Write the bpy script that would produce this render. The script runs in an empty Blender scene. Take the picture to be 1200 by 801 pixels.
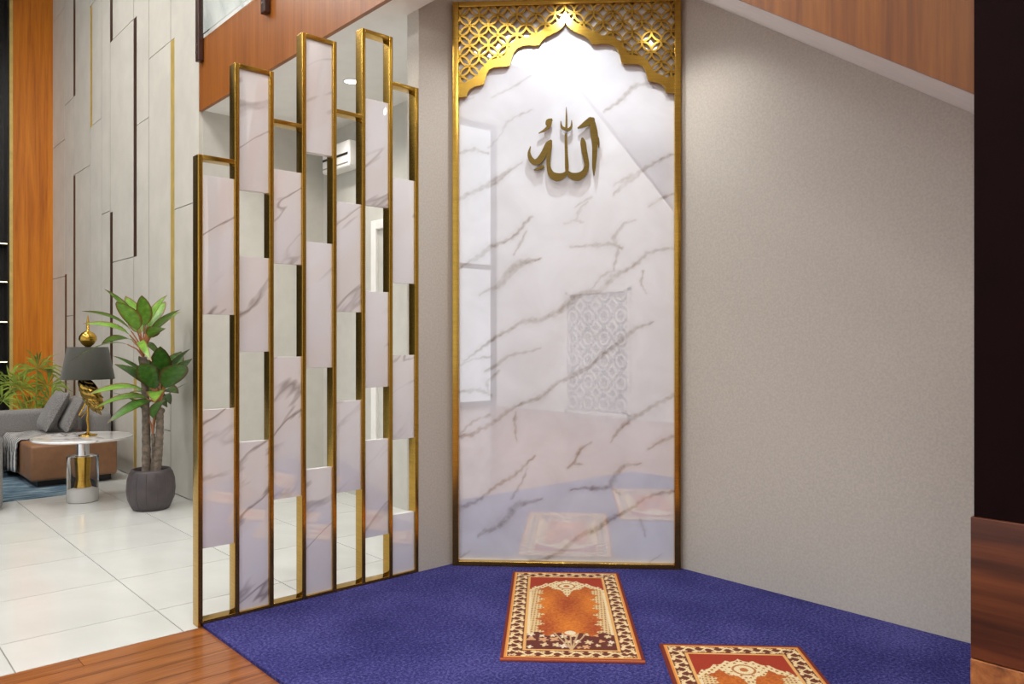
import bpy, bmesh, math, random
import numpy as np
from mathutils import Vector, Matrix, Euler

random.seed(7); np.random.seed(7)
scn = bpy.context.scene
COL = scn.collection

# ------------------------------------------------------------------ camera
# World axes follow the room: x = along the gold screen (to the right and away),
# y = along the stair wall (to the left and away), z = up. Metres.
F = 905.0; CX, CY = 600.0, 400.5; H = 1.4
E1 = Vector((0.741, -0.671, 0)); FW = Vector((0.671, 0.741, 0))
cam_data = bpy.data.cameras.new('camera')
cam_data.sensor_width = 36.0; cam_data.lens = F / 1200 * 36; cam_data.clip_start = 0.05
cam = bpy.data.objects.new('camera', cam_data); COL.objects.link(cam)
cam.location = (0, 0, H); cam.rotation_euler = (math.pi / 2, 0, -math.atan2(0.671, 0.741))
scn.camera = cam

# ------------------------------------------------------------------ world, exposure
scn.view_settings.view_transform = 'Standard'; scn.view_settings.look = 'None'
scn.view_settings.exposure = 0.0; scn.view_settings.gamma = 1.0
scn.view_settings.use_curve_mapping = False
scn.cycles.use_denoising = True
scn.cycles.sample_clamp_indirect = 6.0
w = bpy.data.worlds.new('world'); scn.world = w; w.use_nodes = True
w.node_tree.nodes['Background'].inputs[0].default_value = (0.93, 0.96, 1.0, 1)
w.node_tree.nodes['Background'].inputs[1].default_value = 1.05

CEIL = 6.2

def area_lamp(loc, size, power, color=(1, 0.985, 0.965), sy=None):
    d = bpy.data.lights.new('added_panel_light', 'AREA'); d.energy = power; d.color = color
    d.shape = 'RECTANGLE'; d.size = size; d.size_y = sy or size
    o = bpy.data.objects.new('added_panel_light', d); COL.objects.link(o); o.location = loc
    return o

PANELS = [(-2.6, 8.6), (0.4, 8.6), (-2.6, 5.4), (0.6, 5.4), (-2.6, 1.6), (0.6, 1.6), (-2.6, -1.6), (0.6, -1.6)]  # unseen ceiling lights, added to brighten the room
PPOWER = [60, 60, 60, 66, 54, 66, 66, 74]
for (pu, pv), pp in zip(PANELS, PPOWER):
    area_lamp((pu, pv, CEIL - 0.06), 1.1, pp)

# ------------------------------------------------------------------ pixel helpers (photo 1200x801)
def ray(px, py):
    return FW + E1 * ((px - CX) / F) + Vector((0, 0, (CY - py) / F))
def on_u(px, py, u): d = ray(px, py); p = d * (u / d.x); p.z += H; return p
def on_v(px, py, v): d = ray(px, py); p = d * (v / d.y); p.z += H; return p
def on_z(px, py, z=0.0): d = ray(px, py); p = d * ((z - H) / d.z); p.z += H; return p
def cam2room(X, Z): return (0.741 * X + 0.671 * Z, -0.671 * X + 0.741 * Z)

# ------------------------------------------------------------------ materials
def lin(c):
    return tuple(((x / 255) / 12.92 if x / 255 <= 0.04045 else ((x / 255 + 0.055) / 1.055) ** 2.4) for x in c) + (1,)
class MatB:
    def __init__(s, name, base=(200, 200, 200), rough=0.5, metal=0.0, **kw):
        s.m = bpy.data.materials.new(name); s.m.use_nodes = True
        s.t = s.m.node_tree; s.n = s.t.nodes; s.b = s.n['Principled BSDF']
        s.set('Base Color', lin(base)); s.set('Roughness', rough); s.set('Metallic', metal)
        for k, v in kw.items(): s.set(k.replace('_', ' '), v)
    def set(s, k, v): s.b.inputs[k].default_value = v
    def node(s, typ, **kw):
        n = s.n.new(typ)
        for k, v in kw.items():
            if k.startswith('i_'): n.inputs[k[2:].replace('_', ' ')].default_value = v
            else: setattr(n, k, v)
        return n
    def link(s, a, b): s.t.links.new(a, b)
    def coords(s, scale=(1, 1, 1), rot=(0, 0, 0), kind='Object', loc=(0, 0, 0)):
        tc = s.node('ShaderNodeTexCoord'); mp = s.node('ShaderNodeMapping')
        mp.inputs['Scale'].default_value = scale; mp.inputs['Rotation'].default_value = rot
        mp.inputs['Location'].default_value = loc
        s.link(tc.outputs[kind], mp.inputs['Vector']); return mp.outputs[0]
    def noise(s, vec, scale, detail=4, rough=0.55, dist=0.0):
        n = s.node('ShaderNodeTexNoise', i_Scale=scale, i_Detail=detail, i_Roughness=rough, i_Distortion=dist)
        s.link(vec, n.inputs['Vector']); return n.outputs['Fac']
    def ramp(s, fac, stops, interp='LINEAR'):
        r = s.node('ShaderNodeValToRGB'); cr = r.color_ramp; cr.interpolation = interp
        while len(cr.elements) < len(stops): cr.elements.new(0.5)
        for e, (p, c) in zip(cr.elements, stops):
            e.position = p; e.color = lin(c) if max(c) > 1 or len(c) == 3 else c
        s.link(fac, r.inputs['Fac']); return r.outputs['Color']
    def color(s, sock): s.link(sock, s.b.inputs['Base Color'])
    def bump(s, fac, strength=0.2, dist=0.01):
        b = s.node('ShaderNodeBump', i_Strength=strength, i_Distance=dist)
        s.link(fac, b.inputs['Height']); s.link(b.outputs[0], s.b.inputs['Normal'])

def plain(name, base, rough=0.5, metal=0.0, var=0.06, scale=8.0, **kw):
    m = MatB(name, base, rough, metal, **kw)
    v = m.coords(); f = m.noise(v, scale)
    lo = tuple(max(0, c * (1 - var)) for c in base); hi = tuple(min(255, c * (1 + var)) for c in base)
    m.color(m.ramp(f, [(0.3, lo), (0.7, hi)])); return m

def wood(name, dark, mid, light, axis='z', rough=0.35, fine=1.0, coat=0.0):
    m = MatB(name, mid, rough)
    if coat: m.set('Coat Weight', coat); m.set('Coat Roughness', 0.08)
    k = {'x': (0.7, 16, 16), 'y': (16, 0.7, 16), 'z': (16, 16, 0.7)}[axis]
    v = m.coords(tuple(x * fine for x in k)); f1 = m.noise(v, 1.0, 5, 0.6, 0.6)
    k2 = tuple(x * 4 for x in k); v2 = m.coords(k2); f2 = m.noise(v2, 1.0, 3, 0.6)
    mx = m.node('ShaderNodeMath', operation='MULTIPLY_ADD'); m.link(f2, mx.inputs[0]); mx.inputs[1].default_value = 0.35
    m.link(f1, mx.inputs[2])
    m.color(m.ramp(mx.outputs[0], [(0.42, dark), (0.64, mid), (0.9, light)]))
    m.bump(f2, 0.05, 0.002); return m

def marble_proc(name):
    m = MatB(name, (238, 236, 236), 0.015); m.set('IOR', 2.6)
    tc = m.node('ShaderNodeTexCoord')
    oi = m.node('ShaderNodeObjectInfo')
    off = m.node('ShaderNodeVectorMath', operation='SCALE'); off.inputs['Scale'].default_value = 37.0
    cmb = m.node('ShaderNodeCombineXYZ')
    for i in range(3): m.link(oi.outputs['Random'], cmb.inputs[i])
    m.link(cmb.outputs[0], off.inputs[0])
    add = m.node('ShaderNodeVectorMath', operation='ADD'); m.link(tc.outputs['Object'], add.inputs[0]); m.link(off.outputs[0], add.inputs[1])
    mr = m.node('ShaderNodeMapping'); mr.inputs['Rotation'].default_value = (0, math.radians(38), 0); m.link(add.outputs[0], mr.inputs['Vector'])
    mp = m.node('ShaderNodeMapping'); mp.inputs['Scale'].default_value = (0.9, 0.9, 3.4); m.link(mr.outputs[0], mp.inputs['Vector'])
    f = m.noise(mp.outputs[0], 1.0, 4, 0.5, 0.3)
    sub = m.node('ShaderNodeMath', operation='SUBTRACT'); m.link(f, sub.inputs[0]); sub.inputs[1].default_value = 0.5
    ab = m.node('ShaderNodeMath', operation='ABSOLUTE'); m.link(sub.outputs[0], ab.inputs[0])
    veins = m.ramp(ab.outputs[0], [(0.0, (164, 155, 152)), (0.006, (186, 178, 176)), (0.02, (234, 231, 231)), (1.0, (238, 239, 242))])
    f2 = m.noise(mp.outputs[0], 1.1, 2, 0.5)
    mask = m.ramp(f2, [(0.40, (0, 0, 0)), (0.58, (255, 255, 255))])
    mix = m.node('ShaderNodeMix', data_type='RGBA'); m.link(mask, mix.inputs[0])
    mix.inputs[6].default_value = lin((236, 237, 241)); m.link(veins, mix.inputs[7])
    m.color(mix.outputs[2]); return m

def gold(name, base=(196, 157, 70), rough=0.19):
    m = MatB(name, base, rough, 1.0)
    v = m.coords((3, 3, 60)); f = m.noise(v, 3.0, 2)
    m.color(m.ramp(f, [(0.3, tuple(c * 0.93 for c in base)), (0.7, tuple(min(255, c * 1.05) for c in base))])); return m

def wallpaper(name, base):
    m = MatB(name, base, 0.55)
    v = m.coords((60, 60, 60)); f = m.noise(v, 3.0, 3, 0.6)
    v2 = m.coords((1, 1, 1)); f2 = m.noise(v2, 90.0, 2, 0.6)
    a = tuple(c * 0.965 for c in base); b = tuple(min(255, c * 1.03) for c in base)
    m.color(m.ramp(f2, [(0.35, a), (0.65, b)])); m.bump(f, 0.12, 0.002); return m

M = {}
M['gold'] = gold('polished_gold'); M['gold_dark'] = gold('antique_gold', (118, 98, 52), 0.34)
M['marble'] = marble_proc('white_marble_panel')
M['wall_grey'] = wallpaper('grey_wallpaper', (190, 184, 174))
M['panel_grey'] = plain('pale_grey_panel', (200, 196, 186), 0.45, var=0.03, scale=3)
M['groove_dark'] = plain('dark_bronze_groove', (58, 38, 22), 0.4)
M['groove_gold'] = plain('brass_groove', (206, 178, 104), 0.4, 0.35)
M['seam_shade'] = plain('grey_seam_shade', (128, 122, 112), 0.6)
M['white'] = plain('white_paint', (236, 234, 230), 0.6, var=0.015)
M['alcove'] = plain('alcove_grey_paint', (196, 194, 186), 0.6, var=0.02)
M['ceiling'] = plain('ceiling_paint', (240, 238, 234), 0.7, var=0.01)
M['fascia_wood'] = wood('fascia_veneer', (120, 66, 18), (142, 80, 24), (158, 94, 34), 'z', 0.35)
M['stringer_wood'] = wood('stair_veneer', (94, 48, 8), (122, 68, 14), (142, 86, 24), 'z', 0.35)
M['orange_wood'] = wood('amber_veneer', (164, 86, 8), (196, 112, 18), (214, 132, 30), 'z', 0.3)
M['floor_wood'] = wood('oak_floor', (92, 46, 18), (148, 86, 40), (186, 118, 62), 'x', 0.3, 1.2, 0.3)
M['walnut'] = wood('walnut_veneer', (38, 14, 5), (78, 36, 15), (112, 58, 28), 'y', 0.3, 0.8)
M['dark_panel'] = plain('near_black_maroon', (20, 4, 5), 0.85, var=0.1, Specular_IOR_Level=0.1)
M['post'] = plain('dark_brown_metal', (56, 28, 18), 0.35)
M['black_stone'] = plain('black_stone', (22, 20, 18), 0.3, var=0.4, scale=4)
M['grout'] = plain('grey_grout', (150, 146, 138), 0.8)
M['chrome'] = MatB('chrome', (225, 225, 228), 0.08, 1.0)

def tile_mat():
    m = MatB('glazed_tile', (222, 221, 214), 0.12)
    v = m.coords((1, 1, 1)); f = m.noise(v, 1.3, 4, 0.6, 0.4)
    m.color(m.ramp(f, [(0.3, (206, 208, 205)), (0.7, (222, 224, 221))])); return m
M['tile'] = tile_mat()
def carpet_mat():
    m = MatB('blue_carpet_pile', (62, 62, 142), 0.95); m.set('Specular IOR Level', 0.1)
    v = m.coords(); f = m.noise(v, 75.0, 4, 0.75); f2 = m.noise(v, 2.2, 2, 0.5)
    add = m.node('ShaderNodeMath', operation='MULTIPLY_ADD'); m.link(f2, add.inputs[0]); add.inputs[1].default_value = 0.25; m.link(f, add.inputs[2])
    m.color(m.ramp(add.outputs[0], [(0.46, (32, 32, 80)), (0.62, (56, 55, 114)), (0.78, (92, 90, 152))]))
    m.bump(f, 0.6, 0.006); return m
M['carpet'] = carpet_mat()
def fabric(name, base, scale=140, var=0.14):
    m = MatB(name, base, 0.9); m.set('Sheen Weight', 0.2)
    v = m.coords(); f = m.noise(v, scale, 3, 0.7)
    m.color(m.ramp(f, [(0.35, tuple(c * (1 - var) for c in base)), (0.65, tuple(min(255, c * (1 + var)) for c in base))]))
    m.bump(f, 0.35, 0.004); return m
M['grey_fabric'] = fabric('grey_boucle', (128, 126, 124)); M['grey_cushion'] = fabric('cushion_weave', (116, 113, 110), 90, 0.2)
M['leather'] = plain('tan_leather', (138, 98, 68), 0.42, var=0.06, scale=10)
M['black'] = plain('black_lacquer', (24, 22, 22), 0.4)
M['shade'] = fabric('charcoal_linen', (56, 56, 48), 200, 0.1)
M['pot'] = plain('charcoal_ceramic', (74, 66, 68), 0.45, var=0.12, scale=10)
M['soil'] = plain('dark_soil', (50, 38, 28), 0.95, var=0.3, scale=40)
M['bark'] = plain('grey_bark', (112, 100, 88), 0.9, var=0.25, scale=30)
M['petiole'] = plain('red_petiole', (170, 110, 70), 0.6)
M['fern'] = plain('yellow_green_frond', (120, 140, 44), 0.6, var=0.3, scale=6)
M['acrylic'] = MatB('clear_acrylic', (250, 250, 250), 0.03); M['acrylic'].set('Transmission Weight', 1.0); M['acrylic'].set('IOR', 1.2)
M['glass'] = MatB('balustrade_glass', (245, 250, 250), 0.02); M['glass'].set('Transmission Weight', 1.0); M['glass'].set('IOR', 1.05)
def emis(name, col, st):
    m = MatB(name, (255, 255, 255), 0.5); m.set('Emission Color', col + (1,)); m.set('Emission Strength', st); return m
M['lamp_disc'] = emis('lit_diffuser', (1.0, 0.95, 0.86), 6.0); M['led'] = emis('warm_led', (1.0, 0.78, 0.42), 2.5)
def leaf_mat(name, c0, c1, edge):
    m = MatB(name, c0, 0.4); m.set('Subsurface Weight', 0.0)
    at = m.node('ShaderNodeAttribute', attribute_name='edge')
    v = m.coords((6, 6, 6)); f = m.noise(v, 3.0, 3)
    base = m.ramp(f, [(0.3, c0), (0.7, c1)])
    fac = m.ramp(at.outputs['Fac'], [(0.62, (0, 0, 0)), (0.95, (255, 255, 255))])
    mix = m.node('ShaderNodeMix', data_type='RGBA'); m.link(fac, mix.inputs[0]); m.link(base, mix.inputs[6]); mix.inputs[7].default_value = lin(edge)
    m.color(mix.outputs[2]); return m
M['leaf'] = leaf_mat('green_leaf', (86, 136, 44), (142, 184, 74), (120, 74, 42))
M['leaf_dark'] = leaf_mat('deep_green_leaf', (46, 88, 32), (88, 136, 48), (84, 56, 36))
def blue_rug_mat():
    m = MatB('teal_rug', (90, 116, 130), 0.95)
    v = m.coords((2.2, 9, 1)); f = m.noise(v, 1.6, 6, 0.7, 1.0)
    m.color(m.ramp(f, [(0.3, (38, 58, 78)), (0.5, (84, 110, 128)), (0.7, (150, 166, 172))])); return m
M['teal_rug'] = blue_rug_mat()
def throw_mat():
    m = MatB('striped_throw', (150, 148, 144), 0.95)
    v = m.coords((1, 1, 1)); wv = m.node('ShaderNodeTexWave', wave_type='BANDS', bands_direction='Y', i_Scale=4.5, i_Distortion=1.2, i_Detail=2.0)
    wv.inputs['Detail Scale'].default_value = 6.0
    m.link(v, wv.inputs['Vector']); m.color(m.ramp(wv.outputs['Fac'], [(0.2, (66, 64, 66)), (0.45, (150, 148, 146)), (0.8, (196, 194, 190))])); return m
M['throw'] = throw_mat()
def curtain_marble():
    m = MatB('pale_upper_wall', (222, 226, 226), 0.25)
    v = m.coords((4, 4, 1.2)); f = m.noise(v, 1.6, 5, 0.6, 1.4)
    m.color(m.ramp(f, [(0.3, (196, 202, 202)), (0.55, (228, 230, 229)), (0.75, (240, 240, 238))])); return m
M['upper_wall'] = curtain_marble()
def vein_mat():
    m = MatB('white_marble_slab', (238, 237, 238), 0.012); m.set('IOR', 3.0)
    at = m.node('ShaderNodeAttribute', attribute_name='vein')
    v = m.coords((1, 1, 1)); f = m.noise(v, 26.0, 4, 0.65); f2 = m.noise(v, 3.0, 3, 0.5, 0.8)
    mu = m.node('ShaderNodeMath', operation='MULTIPLY'); m.link(at.outputs['Fac'], mu.inputs[0])
    rr = m.node('ShaderNodeMapRange'); rr.inputs['From Min'].default_value = 0.25; rr.inputs['From Max'].default_value = 0.7
    rr.inputs['To Min'].default_value = 0.45; rr.inputs['To Max'].default_value = 1.15; m.link(f, rr.inputs['Value']); m.link(rr.outputs[0], mu.inputs[1])
    mu.use_clamp = True
    base = m.ramp(f2, [(0.35, (219, 222, 229)), (0.65, (231, 235, 243))])
    mix = m.node('ShaderNodeMix', data_type='RGBA'); m.link(mu.outputs[0], mix.inputs[0]); m.link(base, mix.inputs[6]); mix.inputs[7].default_value = lin((158, 149, 142))
    m.color(mix.outputs[2]); return m
M['slab'] = vein_mat()
def attr_mat(name, rough=0.9):
    m = MatB(name, (150, 80, 40), rough)
    at = m.node('ShaderNodeAttribute', attribute_name='pattern')
    v = m.coords(); f = m.noise(v, 260.0, 2, 0.6)
    mix = m.node('ShaderNodeMix', data_type='RGBA', blend_type='MULTIPLY'); mix.inputs[0].default_value = 1.0
    m.link(at.outputs['Color'], mix.inputs[6]); m.link(m.ramp(f, [(0.3, (205, 205, 205)), (0.7, (255, 255, 255))]), mix.inputs[7])
    m.color(mix.outputs[2]); m.bump(f, 0.4, 0.003); return m
M['prayer_rug'] = attr_mat('prayer_rug_weave')
for k in M:
    if isinstance(M[k], MatB): M[k] = M[k].m

# ------------------------------------------------------------------ mesh helpers
class MB:
    def __init__(s): s.v = []; s.f = []; s.sm = []
    def add(s, vs, fs, smooth=False):
        o = len(s.v); s.v += [tuple(p) for p in vs]; s.f += [tuple(o + i for i in f) for f in fs]; s.sm += [smooth] * len(fs); return s
    def box(s, a, b, bev=0.0):
        (x0, y0, z0), (x1, y1, z1) = a, b
        if bev <= 0:
            vs = [(x0, y0, z0), (x1, y0, z0), (x1, y1, z0), (x0, y1, z0), (x0, y0, z1), (x1, y0, z1), (x1, y1, z1), (x0, y1, z1)]
            return s.add(vs, [(0, 3, 2, 1), (4, 5, 6, 7), (0, 1, 5, 4), (1, 2, 6, 5), (2, 3, 7, 6), (3, 0, 4, 7)])
        bm = bmesh.new(); bmesh.ops.create_cube(bm, size=1)
        for v in bm.verts: v.co = Vector(((x0 + x1) / 2 + v.co.x * (x1 - x0), (y0 + y1) / 2 + v.co.y * (y1 - y0), (z0 + z1) / 2 + v.co.z * (z1 - z0)))
        bmesh.ops.bevel(bm, geom=list(bm.edges), offset=bev, segments=3, affect='EDGES', profile=0.6)
        return s.bm(bm, True)
    def bm(s, bm, smooth=False):
        bm.verts.ensure_lookup_table(); bm.verts.index_update()
        s.add([v.co for v in bm.verts], [[v.index for v in f.verts] for f in bm.faces], smooth); bm.free(); return s
    def prism(s, poly, axis, a, b):
        """poly: 2-D points, extruded along axis ('x','y','z') from a to b."""
        def P(p, t): return {'x': (t, p[0], p[1]), 'y': (p[0], t, p[1]), 'z': (p[0], p[1], t)}[axis]
        n = len(poly); vs = [P(p, a) for p in poly] + [P(p, b) for p in poly]
        fs = [tuple(range(n))[::-1], tuple(range(n, 2 * n))] + [(i, (i + 1) % n, n + (i + 1) % n, n + i) for i in range(n)]
        return s.add(vs, fs)
    def tube(s, pts, rad, n=8, smooth=True, caps=True):
        pts = [Vector(p) for p in pts]; rad = rad if isinstance(rad, (list, tuple)) else [rad] * len(pts)
        vs, fs = [], []; up = None
        for i, p in enumerate(pts):
            t = (pts[min(i + 1, len(pts) - 1)] - pts[max(i - 1, 0)]).normalized()
            if up is None: up = Vector((0, 0, 1)) if abs(t.z) < 0.9 else Vector((1, 0, 0))
            a = t.cross(up).normalized(); b = a.cross(t).normalized(); up = b
            for k in range(n):
                q = 2 * math.pi * k / n; vs.append(p + (a * math.cos(q) + b * math.sin(q)) * rad[i])
        for i in range(len(pts) - 1):
            for k in range(n): fs.append((i * n + k, i * n + (k + 1) % n, (i + 1) * n + (k + 1) % n, (i + 1) * n + k))
        s.add(vs, fs, smooth)
        if caps: s.add([vs[k] for k in range(n)], [tuple(range(n))]); s.add(vs[-n:], [tuple(range(n))[::-1]])
        return s
    def lathe(s, prof, c=(0, 0), n=32, smooth=True):
        vs, fs = [], []
        for r, z in prof:
            for k in range(n): q = 2 * math.pi * k / n; vs.append((c[0] + r * math.cos(q), c[1] + r * math.sin(q), z))
        for i in range(len(prof) - 1):
            for k in range(n): fs.append((i * n + k, i * n + (k + 1) % n, (i + 1) * n + (k + 1) % n, (i + 1) * n + k))
        s.add(vs, fs, smooth)
        if prof[0][0] > 1e-5: s.add(vs[:n], [tuple(range(n))[::-1]])
        if prof[-1][0] > 1e-5: s.add(vs[-n:], [tuple(range(n))])
        return s
    def mesh(s, name, mat):
        me = bpy.data.meshes.new(name); me.from_pydata(s.v, [], s.f); me.polygons.foreach_set('use_smooth', s.sm)
        me.materials.append(M[mat]); me.update(); return me
    def build(s, name, mat, parent=None, loc=None, rot=None):
        return put(name, s.mesh(name, mat), parent, loc, rot)

def put(name, me, parent=None, loc=None, rot=None):
    o = bpy.data.objects.new(name, me); COL.objects.link(o)
    if parent is not None: o.parent = parent
    if loc is not None: o.location = loc
    if rot is not None: o.rotation_euler = rot
    return o
def thing(name, label, cat, loc=(0, 0, 0), rz=0.0, group=None):
    o = bpy.data.objects.new(name, None); COL.objects.link(o); o.empty_display_size = 0.1
    o.location = loc; o.rotation_euler = (0, 0, rz); return tag(o, label, cat, group)
def tag(o, label, cat, group=None):
    o['label'] = label; o['category'] = cat
    if group: o['group'] = group
    return o
def struct(o, label=None):
    o['kind'] = 'structure'
    if label: o['label'] = label; 
    return o
def box(a, b, bev=0.0): return MB().box(a, b, bev)

# ------------------------------------------------------------------ room dimensions
V0 = 3.834                      # front plane of the gold screen and of the niche's left wall
UA = 1.398                      # left end of the screen
US = 2.712                      # screen meets the short wall
P1 = Vector((2.975, V0, 0)); P2 = Vector((3.953, 2.826, 0))   # the two corners of the marble wall
UL = 2.482; VE = 6.779          # panelled wall plane and its near end
UR = 3.672                      # right wall of the passage behind the screen
ZS = 3.41                       # underside of the upper floor
VB = 12.28                      # far end of the panelled wall
UC = 1.42                       # left edge of the blue carpet
VREAR, ULEFT = -4.2, -6.5

# ------------------------------------------------------------------ floors
TS = 0.694
tile_floor = struct(box((ULEFT, V0 + 0.0, -0.12), (UR, VB + 0.5, -0.006)).build('floor', 'grout'), 'white glossy square floor tiles of the living area')
us = [0.636 + TS * i for i in range(-4, 5)]; us = [x for x in us if x < UR - 0.05] + [UR]
vs_ = [V0] + [4.236 + TS * i for i in range(0, 12)]
tm = {}
for i in range(len(us) - 1):
    for j in range(len(vs_) - 1):
        a, b, c, d = us[i], us[i + 1], vs_[j], vs_[j + 1]
        if a >= UL - 0.2 and c > VE: continue
        if a < UL < b and c >= VE - 0.3: b = max(a + 0.1, UL - 0.002)
        g = 0.003; key = (round(b - a, 3), round(d - c, 3))
        if key not in tm: tm[key] = box((g, g, -0.006), (b - a - g, d - c - g, 0.0)).mesh('tile', 'tile')
        put('tile', tm[key], tile_floor, (a, c, 0))
box((ULEFT, V0, -0.006), (us[0], VB + 0.5, -0.0005)).build('tile_field', 'tile', tile_floor)
wood_floor = struct(box((ULEFT, VREAR, -0.12), (3.953, V0, -0.006)).build('floor', 'floor_wood'), 'warm brown timber plank floor beside the blue carpet')
PW = 0.118; row = 0; v = V0
plank_mesh = {}
while v > 1.0:
    u = UC + 0.0; ln0 = 0.55 + 0.43 * ((row * 0.618) % 1.0) * 1.6
    first = True
    while u > -2.2:
        ln = ln0 if first else 1.25; first = False
        a = u - ln; key = round(ln, 3)
        if key not in plank_mesh: plank_mesh[key] = box((0.0012, 0.0012, -0.006), (ln - 0.0012, PW - 0.0012, 0.0)).mesh('plank', 'floor_wood')
        put('plank', plank_mesh[key], wood_floor, (a, v - PW, 0)); u = a
    v -= PW; row += 1

# blue carpet: fills the niche
cp = [(UC, 0.3), (3.949, 0.3), (3.949, P2.y + 0.0), (P1.x - 0.004, V0 - 0.002), (UC, V0 - 0.002)]
cm = MB().prism(cp, 'z', -0.0055, 0.014).build('carpet', 'carpet')
tag(cm, 'plain blue carpet covering the floor of the niche', 'carpet')
# ------------------------------------------------------------------ niche walls
NC = 3.62                        # niche ceiling
wl = struct(box((US, V0, 0), (P1.x + 0.02, V0 + 0.12, 4.2)).build('wall_niche_left', 'wall_grey'))
cn = (P2 - P1).normalized(); cnorm = Vector((-cn.y, cn.x, 0))   # towards the room? fixed below
if cnorm.dot(P1) > 0: cnorm = -cnorm
CL = (P2 - P1).length
CROT = math.atan2(cn.y, cn.x)
def chp(a, z, d=0.0):            # point on the marble wall: a along it, z up, d towards the room
    p = P1 + cn * a + cnorm * d; return Vector((p.x, p.y, z))
def on_ch(px, py):               # photo pixel -> (a, z) on the marble wall
    d = ray(px, py); k = P1.dot(cnorm) / (d.x * cnorm.x + d.y * cnorm.y)
    p = d * k; q = Vector((p.x, p.y, 0)) - P1; return q.dot(cn), p.z + H
wb = MB()
q = [chp(-0.02, 0), chp(CL + 0.02, 0), chp(CL + 0.02, 0, -0.15), chp(-0.02, 0, -0.15)]
wb.prism([(p.x, p.y) for p in q], 'z', 0, 4.2).build('wall_niche_back', 'wall_grey')
struct(bpy.data.objects['wall_niche_back'])
struct(box((3.953, VREAR, 0), (4.15, P2.y + 0.05, 6.0)).build('wall_niche_right', 'wall_grey'))
# niche ceiling beyond the stair
nc = MB().prism([(US, V0), (P1.x, P1.y), (P2.x, P2.y), (2.733, P2.y), (UL, V0 - 0.25), (US, V0 - 0.25)], 'z', NC, NC + 0.12)
struct(nc.build('ceiling_niche', 'ceiling'))

# ------------------------------------------------------------------ passage behind the screen, upper floor
struct(box((UL + 0.03, VE, 0), (UR + 0.15, VE + 0.15, ZS)).build('wall_passage_back', 'alcove'))
struct(box((UR, V0 + 0.35, 0), (UR + 0.15, VE, ZS)).build('wall_passage_right', 'alcove'))
struct(box((UL + 0.03, V0 - 0.2, ZS), (US, VE, ZS + 0.5)).build('ceiling_passage', 'ceiling'))
struct(box((US, V0 + 0.12, ZS), (UR + 0.15, VE, ZS + 0.5)).build('ceiling_passage', 'ceiling'))
struct(box((UL, V0 - 0.2, ZS - 0.012), (UL + 0.03, VE, 4.0)).build('trim_1', 'fascia_wood'), 'brown timber fascia along the edge of the upper floor')
struct(box((UL + 0.03, VE, ZS), (UR + 0.15, VE + 0.15, CEIL)).build('wall_upper_back', 'upper_wall'))
struct(box((UR, V0 + 0.12, ZS + 0.5), (UR + 0.15, VE, CEIL)).build('wall_upper_right', 'upper_wall'))
# balustrade on the fascia
bal = thing('balustrade', 'glass balustrade with dark brown posts above the timber fascia', 'balustrade', (UL, 5.2, 3.8))
for k, vv in enumerate((6.70, 5.40, 4.10)):
    pb = box((-0.05, vv - 5.2 - 0.035, 0.0), (-0.002, vv - 5.2 + 0.035, 1.25), 0.008).build('post', 'post', bal)
    for zz in (0.07, 0.14):
        MB().tube([(-0.056, vv - 5.2, zz), (-0.05, vv - 5.2, zz)], 0.009, 8).build('bolt', 'chrome', pb)
for a, b in ((6.66, 5.44), (5.36, 4.14)):
    box((-0.032, b - 5.2, 0.21), (-0.020, a - 5.2, 1.15)).build('glass_pane', 'glass', bal)
box((-0.055, 3.9 - 5.2, 1.25), (0.0, 6.76 - 5.2, 1.30), 0.008).build('handrail', 'post', bal)

# passage: recessed downlight, wall air conditioner, door
def downlight(loc, label, r=0.055, group=None, rot=None):
    t = thing('recessed_downlight', label, 'ceiling light', loc, 0, group)
    if rot: t.rotation_euler = rot
    MB().lathe([(r, -0.001), (r + 0.014, -0.001), (r + 0.014, -0.006), (r, -0.008), (r, -0.001)], n=28).build('trim_ring', 'white', t)
    MB().lathe([(0.0005, -0.003), (r, -0.003), (r, -0.001), (0.0005, -0.001)], n=24).build('diffuser', 'lamp_disc', t)
    return t
def spot(loc, power, angle=80, blend=0.6, target=None, size=0.04, color=(1, 0.96, 0.9)):
    d = bpy.data.lights.new('downlight_beam', 'SPOT'); d.energy = power; d.spot_size = math.radians(angle); d.spot_blend = blend
    d.shadow_soft_size = size; d.color = color
    o = bpy.data.objects.new('downlight_beam', d); COL.objects.link(o); o.location = loc
    if target is not None: o.rotation_euler = (Vector(target) - Vector(loc)).to_track_quat('-Z', 'Y').to_euler()
    return o
pz = on_z(412, 95, ZS)
downlight((pz.x, pz.y, ZS), 'small round ceiling downlight above the passage behind the gold screen')
spot((pz.x, pz.y, ZS - 0.02), 38, 130, 0.9, (pz.x, pz.y, 0))
spot((3.2, 6.0, ZS - 0.02), 30, 140, 0.9, (3.2, 6.0, 0))
downlight((3.2, 6.0, ZS), 'round ceiling downlight at the far end of the passage, hidden behind the gold screen')
downlight((3.0, 5.7, CEIL), 'added unseen downlight brightening the upper landing behind the balustrade', 0.12)  # added lamp that lightens the pale wall behind the glass
spot((3.0, 5.7, CEIL - 0.03), 90, 150, 0.9, (3.0, 5.7, 0))
a1 = on_u(392, 192, UR); a2 = on_u(424, 186, UR)
ac = thing('air_conditioner', 'white wall-mounted air conditioner on the passage wall behind the gold screen', 'air conditioner', (UR, (a1.y + a2.y) / 2, a1.z))
hw = abs(a1.y - a2.y) / 2
box((-0.13, -hw, -0.12), (-0.0, hw, 0.12), 0.02).build('body', 'white', ac)
box((-0.136, -hw + 0.02, -0.012), (-0.129, hw - 0.02, 0.008)).build('air_slot', 'black', ac)
box((-0.136, -hw + 0.02, -0.085), (-0.129, hw - 0.02, -0.078)).build('louver_edge', 'grout', ac)
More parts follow.
